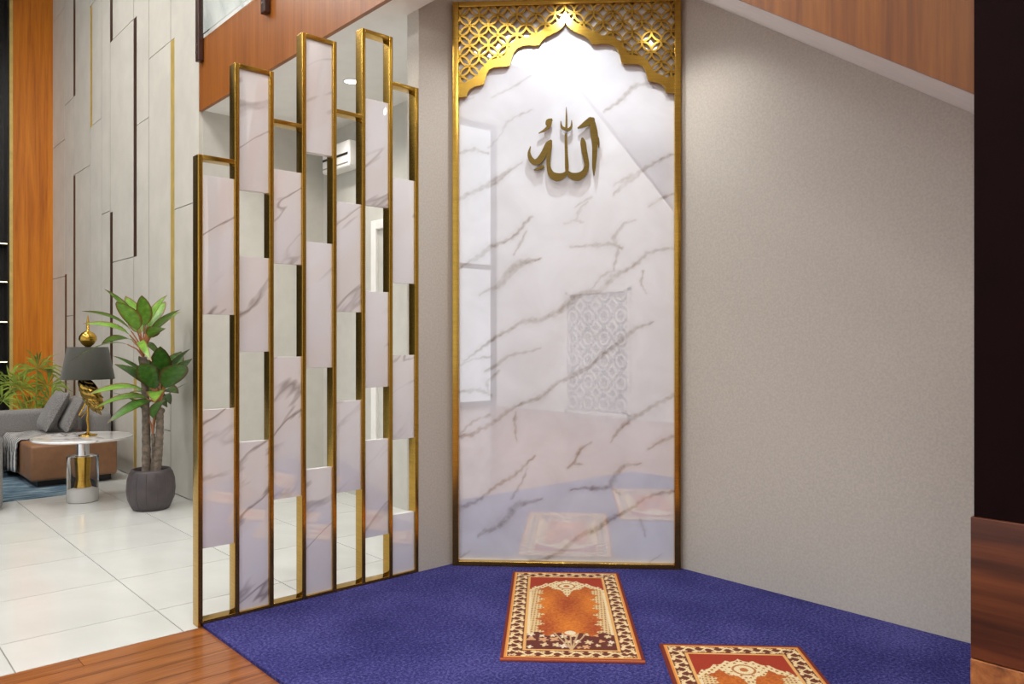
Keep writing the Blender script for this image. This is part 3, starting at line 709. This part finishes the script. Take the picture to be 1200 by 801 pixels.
# ------------------------------------------------------------------ prayer rugs
RW, RL = 0.635, 1.28
def rug_mesh():
    nx, ny = 190, 380
    x = np.linspace(-RW / 2, RW / 2, nx); y = np.linspace(-RL / 2, RL / 2, ny); X, Y = np.meshgrid(x, y)
    d = np.minimum(np.minimum(X + RW / 2, RW / 2 - X), np.minimum(Y + RL / 2, RL / 2 - Y))
    C = np.zeros(X.shape + (3,))
    def L_(c): return np.array(lin(c)[:3])
    maroon, orange, cream, brown, red = L_((122, 34, 16)), L_((236, 150, 66)), L_((246, 220, 168)), L_((112, 46, 20)), L_((178, 62, 18))
    def fill(mask, c): C[mask] = c
    fill(d < 9, maroon)
    fill((d > 0.018) & (d < 0.028), orange)
    bmask = (d >= 0.028) & (d < 0.100); fill(bmask, brown)
    # vine along the border
    horiz = (np.minimum(Y + RL / 2, RL / 2 - Y) <= np.minimum(X + RW / 2, RW / 2 - X) + 0)
    s = np.where(horiz, X, Y); q = d - 0.064
    per = 0.085
    vine = np.abs(q - 0.020 * np.sin(2 * np.pi * s / per)) < 0.0075
    ph = ((s / per * 2 + 0.5) % 1.0 - 0.5) * per / 2; sgn = np.where((np.floor(s / per * 2 + 0.5) % 2) == 0, 1, -1)
    r = np.hypot(ph, q - 0.0 + 0.017 * sgn * 0); flower = np.abs(np.hypot(ph, q + 0.018 * sgn) - 0.0) < 0.0125 * (0.75 + 0.25 * np.cos(5 * np.arctan2(q + 0.018 * sgn, ph)))
    leaf = np.hypot(ph * 0.6, q - 0.024 * sgn) < 0.008
    fill(bmask & (vine | flower | leaf), cream)
    core = np.hypot(ph, q + 0.018 * sgn) < 0.004; fill(bmask & core, L_((200, 110, 60)))
    fill((d >= 0.100) & (d < 0.112), L_((240, 182, 104)))
    fill((d >= 0.028) & (d < 0.033), L_((250, 200, 120)))
    inn = d >= 0.112
    hx = RW / 2 - 0.112; yy = Y + RL / 2 - 0.112; IL = RL - 0.224     # 0..IL
    ax = np.abs(X) / hx; t = yy / IL
    fill(inn, red)
    # orange mottled field
    mot = 0.5 + 0.5 * np.cos(np.pi * ax * 1.6) * np.cos(2 * np.pi * (t - 0.25) * 1.5)
    noise = np.random.RandomState(3).rand(ny // 3 + 1, nx // 3 + 1).repeat(3, 0).repeat(3, 1)[:ny, :nx]
    m = np.clip(0.75 * mot + 0.45 * (noise - 0.3), 0, 1)[..., None]
    fld = L_((170, 68, 16)) * (1 - m) + L_((232, 134, 34)) * m
    field = inn & (ax < 0.84); C[field] = fld[field]
    # side scallops
    sc = 0.70 + 0.07 * np.sin(2 * np.pi * t * 9) + 0.05 * np.sin(2 * np.pi * t * 23)
    side = inn & (ax > sc) & (t < 0.84)
    fl = (np.sin(2 * np.pi * (X / 0.03 + Y / 0.045)) * np.sin(2 * np.pi * (X / 0.035 - Y / 0.04)))
    fill(side, L_((236, 206, 150))); fill(side & (fl > 0.35), L_((160, 92, 44)))
    fill(side & (ax > 0.93), L_((244, 222, 176)))
    # bottom bouquet
    bot = inn & (t < 0.17 - 0.02 * np.cos(np.pi * ax * 4) + 0.05 * np.clip(ax - 0.6, 0, 1)); fill(bot, L_((104, 40, 24)))
    rf = random.Random(4)
    for cx in np.linspace(-0.88, 0.88, 8):
        for cy, rr in ((0.04, 0.016), (0.10, 0.02), (0.155, 0.017)):
            jx, jy, rr = rf.uniform(-0.012, 0.012), rf.uniform(-0.018, 0.018), rr * rf.uniform(0.7, 1.35)
            cxx = cx * hx + jx; cy = cy + jy
            rd = np.hypot(X - cxx, (yy - cy * IL) * 0.8); an = np.arctan2(yy - cy * IL, X - cxx)
            fill(inn & (t < 0.2) & (rd < rr * (0.75 + 0.25 * np.cos(rf.choice((3, 4, 5, 6)) * an + rf.uniform(0, 6)))), L_(rf.choice(((244, 226, 196), (236, 206, 160), (222, 168, 120)))))
    for k in (-2, -1, 0, 1, 2):
        st = np.abs(X - k * 0.10 * np.clip(t / 0.2, 0, 1) * 0.4) < 0.004; fill(inn & st & (t < 0.19), L_((214, 178, 132)))
    fill(inn & (np.hypot(X, (yy - 0.19 * IL)) < 0.026), L_((244, 226, 190)))
    # arch spandrels and cream crest
    arch_t = 0.955 - 0.14 * ax ** 1.6 - 0.02 * np.abs(np.sin(ax * np.pi * 3.5))
    low_t = 0.78 - 0.02 * np.cos(ax * np.pi * 6) + 0.05 * ax - 0.10 * np.clip(1 - ax * 3.2, 0, 1)
    crest = inn & (t < arch_t) & (t > np.minimum(low_t + 0.02, arch_t - 0.045)); fill(crest, L_((244, 222, 172)))
    fl2 = np.sin(2 * np.pi * ax * 6.5) * np.sin(2 * np.pi * t * 26 + 3 * ax)
    fill(crest & (fl2 > 0.45), L_((176, 104, 52)))
    fill(inn & (t >= arch_t), L_((172, 50, 14)))
    md = np.hypot(X * 1.0, (yy - 0.85 * IL) * 0.95); an = np.arctan2(yy - 0.85 * IL, X)
    rr = 0.075 * (0.85 + 0.15 * np.cos(8 * an)); fill(inn & (md < rr), L_((246, 226, 180)))
    fill(inn & (np.abs(md - 0.045) < 0.005), L_((190, 120, 62))); fill(inn & (md < 0.018), L_((200, 120, 60)))
    # woven end bands
    fill((np.abs(Y + RL / 2 - 0.006) < 0.003), L_((208, 110, 70)))
    zt = np.full(X.shape, 0.012); Xo = X.copy(); Yo = Y.copy()
    zt[0] = zt[-1] = 0; zt[:, 0] = zt[:, -1] = 0
    Xo[:, 0] = X[:, 1] ; Xo[:, -1] = X[:, -2]; Yo[0] = Y[1]; Yo[-1] = Y[-2]
    Xo[:, 0] -= 0.0008; Xo[:, -1] += 0.0008; Yo[0] -= 0.0008; Yo[-1] += 0.0008
    V = np.stack([Xo.ravel(), Yo.ravel(), zt.ravel()], 1); idx = np.arange(nx * ny).reshape(ny, nx)
    Q = np.stack([idx[:-1, :-1].ravel(), idx[:-1, 1:].ravel(), idx[1:, 1:].ravel(), idx[1:, :-1].ravel()], 1)
    me = bpy.data.meshes.new('prayer_rug'); grid_mesh(me, V, Q)
    at = me.color_attributes.new('pattern', 'FLOAT_COLOR', 'POINT')
    at.data.foreach_set('color', np.concatenate([C, np.ones(X.shape + (1,))], 2).astype(np.float32).ravel())
    me.materials.append(M['prayer_rug']); return me
rm = rug_mesh()
camrot = math.atan2(-0.671, 0.741)          # direction of the camera's right
for (cx, cz, tilt, lab) in ((0.290, 3.978, 2.6, 'orange patterned prayer rug lying nearest the framed marble panel'),
                            (0.953, 2.870, 3.0, 'orange patterned prayer rug lying further from the framed marble panel')):
    u, v = cam2room(cx, cz)
    tag(put('prayer_rug', rm, None, (u, v, 0.0145), (0, 0, camrot - math.radians(tilt))), lab, 'prayer rug', 'prayer rugs on the blue carpet')

# ------------------------------------------------------------------ niche lamps
a_, z_ = on_ch(662, 10)
pl = chp(a_, NC, 0.5)
downlight((pl.x, pl.y, NC), 'recessed downlight in the niche ceiling above the marble panel')
spot((pl.x, pl.y, NC - 0.015), 54, 124, 0.8, chp(a_, 1.4, 0.05), 0.03, (0.96, 0.98, 1))
ur, vr = 3.953 - 0.42, P2.y - 0.22
zr = sz(vr)
dl = downlight((ur, vr, zr), 'recessed downlight in the sloping stair underside by the wall', rot=(math.atan(0.684), 0, 0))
spot((ur, vr, zr - 0.03), 19, 122, 0.75, (ur + 0.1, vr, 0.0), 0.06)

# ------------------------------------------------------------------ living room furniture
rg = box((0.0, 0.0, 0.0), (3.6, 2.4, 0.008), 0.0).build('area_rug', 'teal_rug', None, (-1.75, 7.985, 0.0))
tag(rg, 'mottled teal blue area rug under the sofa', 'rug')
sofa = thing('sofa', 'grey sectional sofa with a tan leather seat block', 'sofa', (1.9, 9.2, 0.008))
ou, ov = 1.9, 9.2
def sb(a, b, bev): return box((a[0] - ou, a[1] - ov, a[2]), (b[0] - ou, b[1] - ov, b[2]), bev)
sb((1.60, 8.56, 0.0), (2.25, 9.9, 0.062), 0.0).build('plinth', 'black', sofa)
sb((1.533, 8.484, 0.06), (2.29, 9.88, 0.405), 0.03).build('leather_seat', 'leather', sofa)
sb((-0.6, 9.88, 0.05), (2.42, 10.12, 0.64), 0.05).build('backrest', 'grey_fabric', sofa)
sb((2.24, 9.25, 0.30), (2.44, 9.87, 0.62), 0.05).build('side_rest', 'grey_fabric', sofa)
sb((-0.6, 9.3, 0.05), (1.44, 9.87, 0.40), 0.05).build('fabric_seat', 'grey_fabric', sofa)
def cushion(loc, rot, s, label):
    mb = MB(); n = 15; vs = []
    for sg in (1, -1):
        for j in range(n):
            for i in range(n):
                x = -1 + 2 * i / (n - 1); y = -1 + 2 * j / (n - 1)
                z = sg * (max(0, (1 - x ** 4) * (1 - y ** 4))) ** 0.55
                pin = 1 - 0.06 * (1 - (abs(x * y)) ** 0.8) * max(abs(x), abs(y)) ** 6
                vs.append((x * s[0] / 2 * pin, y * s[1] / 2 * pin, z * s[2] / 2))
    fs = []
    for h_ in range(2):
        for j in range(n - 1):
            for i in range(n - 1):
                a = h_ * n * n + j * n + i; f = (a, a + 1, a + n + 1, a + n); fs.append(f if h_ == 0 else f[::-1])
    mb.add(vs, fs, True)
    return tag(mb.build('cushion', 'grey_cushion', None, loc, rot), label, 'cushion', 'grey scatter cushions')
def pt(px, py, v): return on_v(px, py, v)
c1 = pt(62, 480, 9.55); cushion((c1.x, c1.y, 0.655), (0, math.radians(-62), 0), (0.46, 0.46, 0.14), 'larger grey scatter cushion leaning on the tan leather seat')
c2 = pt(83, 487, 9.40); cushion((c2.x, c2.y, 0.625), (0, math.radians(-66), 0), (0.40, 0.42, 0.12), 'smaller grey scatter cushion propped behind the larger one beside the lamp')
# throw draped over the seat and its left side
th = MB(); n = 26; mrow = 12; vs = []
for j in range(mrow):
    t = j / (mrow - 1); v = 9.0 + 0.78 * t
    for i in range(n):
        s_ = i / (n - 1) * 0.95
        top_len = 0.62
        if s_ < top_len: u = 2.15 - s_; z = 0.425 + 0.006 * math.sin(s_ * 30 + t * 9)
        else:
            e = s_ - top_len; u = 1.53 - 0.016 - 0.02 * math.sin(t * 14) * min(1, e * 6) ** 2 - 0.012 * min(1, e * 10); z = 0.421 - e * (0.95 + 0.2 * t)
        vs.append((u - 1.53, v - 9.2, z))
fs = [(j * n + i, j * n + i + 1, (j + 1) * n + i + 1, (j + 1) * n + i) for j in range(mrow - 1) for i in range(n - 1)]
th.add(vs, fs, True); to = th.build('throw_blanket', 'throw', None, (1.53, 9.2, 0.0))
sm = to.modifiers.new('thick', 'SOLIDIFY'); sm.thickness = 0.012; sm.offset = 0
tag(to, 'grey striped throw blanket draped over the tan leather seat', 'blanket')
# grey armchair at the edge of the picture
au, av = on_z(4.5, 598).x, on_z(4.5, 598).y
arm = thing('armchair', 'light grey fabric armchair standing at the edge of the teal rug', 'armchair', (au - 0.4, av + 0.35, 0.0))
box((-0.40, -0.35, 0.012), (0.40, -0.15, 0.62), 0.05).build('backrest', 'grey_fabric', arm)
box((0.22, -0.16, 0.012), (0.40, 0.38, 0.52), 0.05).build('arm', 'grey_fabric', arm)
box((-0.40, -0.16, 0.012), (-0.22, 0.38, 0.52), 0.05).build('arm', 'grey_fabric', arm)
box((-0.23, -0.16, 0.05), (0.23, 0.38, 0.36), 0.05).build('seat', 'grey_fabric', arm)

# side table
ZT = 6.80; tu, tv = cam2room((97 - 600) / F * ZT, ZT)
tab = thing('side_table', 'round white marble side table on a clear drum and chrome stem', 'table', (tu, tv, 0))
th_ = H - (511 - CY) * ZT / F
MB().lathe([(0.385, th_ - 0.022), (0.40, th_ - 0.014), (0.40, th_ - 0.004), (0.394, th_)], n=64).build('table_top', 'marble', tab)
MB().lathe([(0.122, 0.001), (0.125, 0.004), (0.125, 0.396), (0.122, 0.40)], n=48).build('clear_drum', 'acrylic', tab)
MB().lathe([(0.052, 0.402), (0.052, th_ - 0.0225)], n=32).build('stem', 'chrome', tab)
MB().lathe([(0.06, 0.13), (0.045, 0.2), (0.06, 0.399)], n=32).build('brass_core', 'gold', tab)
MB().lathe([(0.10, 0.004), (0.10, 0.11), (0.06, 0.128)], n=32).build('inner_base', 'white', tab)

# table lamp with a gold bird body
ZL = 6.86; lu, lv = cam2room((103 - 600) / F * ZL, ZL)
def ly(py): return H - (py - CY) * ZL / F - th_
lamp = thing('table_lamp', 'table lamp with charcoal shade and gold bird-like stem on the side table', 'lamp', (lu, lv, th_ + 0.0005), camrot)
kx = ZL / F
MB().lathe([(0.075, 0.0), (0.075, 0.010), (0.03, 0.016), (0.012, 0.03)], n=32).build('base', 'gold', lamp)
MB().tube([(0, 0, 0.02), (0.004, 0, 0.08), (-0.004, 0, 0.14), (0.002, 0, 0.20), (0.0, 0, ly(462))], [0.012, 0.010, 0.013, 0.010, 0.011], 10).build('leg', 'gold', lamp)
MB().tube([(0.0, 0.01, ly(466)), (-0.085, 0.01, ly(486)), (-0.07, 0.01, ly(489)), (0.0, 0.012, ly(478))], [0.010, 0.008, 0.007, 0.006], 8).build('bent_leg', 'gold', lamp)
bb = MB(); ns, nr = 14, 16; vs = []
for i in range(ns + 1):
    t = i / ns; r = 0.085 * math.sin(math.pi * min(1, t * 0.93 + 0.05)) ** 0.6
    cx = -0.075 + 0.21 * t; cz = ly(446) - (ly(446) - ly(478)) * (t ** 1.1)
    for k in range(nr):
        q_ = 2 * math.pi * k / nr; vs.append((cx + 0.35 * r * math.sin(q_), 0.8 * r * math.cos(q_), cz + r * math.sin(q_)))
fs = [(i * nr + k, i * nr + (k + 1) % nr, (i + 1) * nr + (k + 1) % nr, (i + 1) * nr + k) for i in range(ns) for k in range(nr)]
bb.add(vs, fs, True); bod = bb.build('bird_body', 'gold', lamp)
fm = MB(); fm.add([(0, 0, 0), (0.02, -0.011, 0.003), (0.05, -0.006, 0.002), (0.058, 0, 0.0), (0.05, 0.006, 0.002), (0.02, 0.011, 0.003), (0.03, 0, 0.008)], [(0, 1, 6), (1, 2, 6), (2, 3, 6), (3, 4, 6), (4, 5, 6), (5, 0, 6)])
fme = fm.mesh('feather', 'gold_dark')
for i in range(8):
    t = 0.1 + 0.78 * i / 7; r = 0.085 * math.sin(math.pi * min(1, t * 0.93 + 0.05)) ** 0.6
    cx = -0.075 + 0.21 * t; cz = ly(446) - (ly(446) - ly(478)) * (t ** 1.1)
    for k in range(5):
        q_ = math.pi + math.radians(-60 + 30 * k + (15 if i % 2 else 0))
        p = (cx + 0.35 * r * math.sin(q_) , 0.8 * r * math.cos(q_) - 0.004, cz + r * math.sin(q_ * 1.0 + 0.0))
        put('feather', fme, bod, p, (math.radians(80), math.radians(28 + 6 * k), 0))
MB().tube([(0, 0, ly(450)), (0, 0, ly(404))], 0.009, 8).build('rod', 'gold', lamp)
sh = MB(); r0, r1 = 28.5 * kx, 21.5 * kx
sh.lathe([(r0, ly(444)), (r1, ly(406.5)), (r1 - 0.004, ly(406.5)), (r0 - 0.004, ly(444)), (r0, ly(444))], n=48)
shade = sh.build('lamp_shade', 'shade', lamp)
MB().lathe([(0.001, ly(407.2)), (r1 - 0.004, ly(407.2)), (r1 - 0.004, ly(406.6)), (0.001, ly(406.6))], n=40).build('shade_top', 'shade', shade)
MB().lathe([(0.02, ly(406.5)), (0.05, ly(403)), (0.072, ly(398)), (0.07, ly(394)), (0.05, ly(390)), (0.02, ly(388)), (0.012, ly(387)), (0.013, ly(378)), (0.008, ly(374)), (0.001, ly(368))], n=24).build('finial', 'gold', lamp)

# ------------------------------------------------------------------ potted cordyline
def leaf_mesh(L, W, droop, fold, mat, n=9):
    vs, ed = [], []
    for i in range(n + 1):
        t = i / n; w_ = W / 2 * (math.sin(math.pi * t ** 0.85) ** 0.75 if 0 < t < 1 else 0.0) + 0.002
        y = L * t; z = -droop * t * t * L
        for k, x in enumerate((-1, -0.5, 0, 0.5, 1)):
            vs.append((x * w_, y, z + fold * abs(x) * w_)); ed.append(max(abs(x), 0.0 if t < 0.85 else (t - 0.6) * 2.4))
    fs = [(i * 5 + k, i * 5 + k + 1, (i + 1) * 5 + k + 1, (i + 1) * 5 + k) for i in range(n) for k in range(4)]
    mb = MB(); mb.add(vs, fs, True); me = mb.mesh('leaf', mat)
    at = me.attributes.new('edge', 'FLOAT', 'POINT'); at.data.foreach_set('value', ed); return me
ZP = 6.5; pu, pvv = cam2room((177 - 600) / F * ZP, ZP)
plant = thing('potted_plant', 'two-stemmed broad-leaved plant in a charcoal pot by the panelled wall', 'plant', (pu, pvv, 0), camrot)
kp = ZP / F
def pz_(py): return H - (py - CY) * kp
pot = MB().lathe([(0.125, 0.0), (0.145, 0.01), (0.178, 0.09), (0.187, 0.17), (0.182, 0.25), (0.162, 0.315), (0.15, 0.337), (0.138, 0.337), (0.150, 0.30), (0.150, 0.285)], n=40).build('pot', 'pot', plant)
rib = MB()
for k in range(14):
    q_ = 2 * math.pi * k / 14; c_, s_ = math.cos(q_), math.sin(q_)
    rib.tube([(r * c_, r * s_, z) for r, z in ((0.144, 0.012), (0.177, 0.09), (0.186, 0.17), (0.181, 0.25), (0.162, 0.312))], 0.004, 6)
rib.build('rib_relief', 'pot', pot)
MB().lathe([(0.149, 0.28), (0.001, 0.292)], n=32).build('soil', 'soil', pot)
def trunk(x0, x1, z0, z1, r):
    pts, rr = [], []
    for i in range(25):
        t = i / 24; pts.append((x0 + (x1 - x0) * t, 0.02 * math.sin(t * 3), z0 + (z1 - z0) * t)); rr.append(r * (1 - 0.25 * t) * (1.0 + (0.06 if i % 2 else -0.04)))
    return MB().tube(pts, rr, 12).build('trunk', 'bark', plant)
T1 = (-0.065, pz_(418)); T2 = (0.075, pz_(478)); T3 = (0.015, pz_(508))
trunk(-0.04, T1[0], 0.285, T1[1], 0.036); trunk(0.045, T2[0], 0.285, T2[1], 0.036); trunk(0.01, T3[0], 0.285, T3[1], 0.02)
lm_a = [leaf_mesh(0.34, 0.15, 0.25, 0.22, 'leaf'), leaf_mesh(0.33, 0.13, 0.5, 0.2, 'leaf'), leaf_mesh(0.34, 0.06, 0.8, 0.2, 'leaf')]
lm_b = [leaf_mesh(0.36, 0.17, 0.3, 0.22, 'leaf_dark'), leaf_mesh(0.35, 0.14, 0.6, 0.2, 'leaf'), leaf_mesh(0.31, 0.08, 0.55, 0.2, 'leaf_dark')]
rnd = random.Random(11)
def crown(base, n, meshes, pl, spread, lean=0.0):
    for i in range(n):
        az = 2 * math.pi * (i * 0.381966 + 0.07); ring = i / n          # 0 = inner, upright
        el = math.radians(80 - spread * ring + rnd.uniform(-6, 6))
        for _ in range(40):
            wu = pu + (Matrix.Rotation(camrot, 3, 'Z') @ Vector((base[0] + 0.6 * math.cos(el) * math.cos(az), base[1] + 0.6 * math.cos(el) * math.sin(az), 0))).x
            if wu < UL - 0.06: break
            az += 0.37
        d = Vector((math.cos(az) * math.cos(el), math.sin(az) * math.cos(el), math.sin(el)))
        b = Vector(base); ln = pl * (1.05 - 0.35 * ring) * rnd.uniform(0.85, 1.1)
        up = Vector((d.x * 0.55, d.y * 0.55, max(d.z, 0.35) + 0.35)).normalized(); mid = b + up * ln * 0.5; tip = b + (up * 0.6 + d * 0.4).normalized() * ln
        MB().tube([b, mid, tip], [0.009, 0.007, 0.005], 6).build('petiole', 'petiole', plant)
        me = meshes[0] if ring < 0.5 else meshes[1] if ring < 0.78 else meshes[2]
        rot = Matrix.Rotation(az - math.pi / 2, 4, 'Z') @ Matrix.Rotation(el * 0.92, 4, 'X') @ Matrix.Rotation(rnd.uniform(-0.5, 0.5), 4, 'Y')
        o = put('leaf', me, plant, tip, rot.to_euler()); s = rnd.uniform(0.92, 1.2) * (0.85 if ring < 0.12 else 1); o.scale = (s, s, s)
crown((T1[0], 0, T1[1]), 18, lm_a, 0.25, 66)
crown((T2[0], 0, T2[1]), 22, lm_b, 0.20, 78)
crown((T3[0], 0, T3[1]), 4, [lm_b[2]] * 3, 0.16, 50)

# feathery palm behind the sofa
pp = on_v(40, 470, 11.0)
palm = thing('palm_plant', 'feathery yellow-green palm standing behind the grey sofa', 'plant', (pp.x, pp.y, 0), camrot)
MB().lathe([(0.11, 0.0), (0.15, 0.2), (0.16, 0.34), (0.14, 0.34), (0.14, 0.3)], n=28).build('pot', 'pot', palm)
MB().lathe([(0.139, 0.3), (0.001, 0.31)], n=24).build('soil', 'soil', palm)
rp = random.Random(5)
def fan(base, tip, nb, ln):
    fr = MB(); b, t = Vector(base), Vector(tip); mid = (b + t) / 2 + Vector((0, 0, 0.04)); fr.tube([b, mid, t], [0.012, 0.008, 0.006], 6)
    for k in range(nb):
        a = math.radians(-25 + 230 * k / (nb - 1)) ; dirv = Vector((math.cos(a), rp.uniform(-0.6, 0.6), math.sin(a))).normalized()
        l = ln * rp.uniform(0.75, 1.1); e = t + dirv * l + Vector((0, 0, -0.25 * l)); m = t + dirv * l * 0.55
        s = Vector((-dirv.z, 0, dirv.x)) * 0.012
        fr.add([t, m - s, e, m + s], [(0, 1, 2, 3)])
    fr.build('frond', 'fern', palm)
for (px, py, nb, ln) in ((42, 432, 26, 0.36), (25, 455, 26, 0.34), (12, 450, 20, 0.34), (55, 470, 20, 0.30), (32, 478, 20, 0.30), (5, 470, 18, 0.3), (48, 452, 22, 0.34)):
    q_ = on_v(px, py, 11.0); x = (px - 40) / F * (0.671 * q_.x + 0.741 * q_.y)
    fan((x * 0.15, 0, 0.3), (x, rp.uniform(-0.15, 0.15), q_.z), nb, ln)
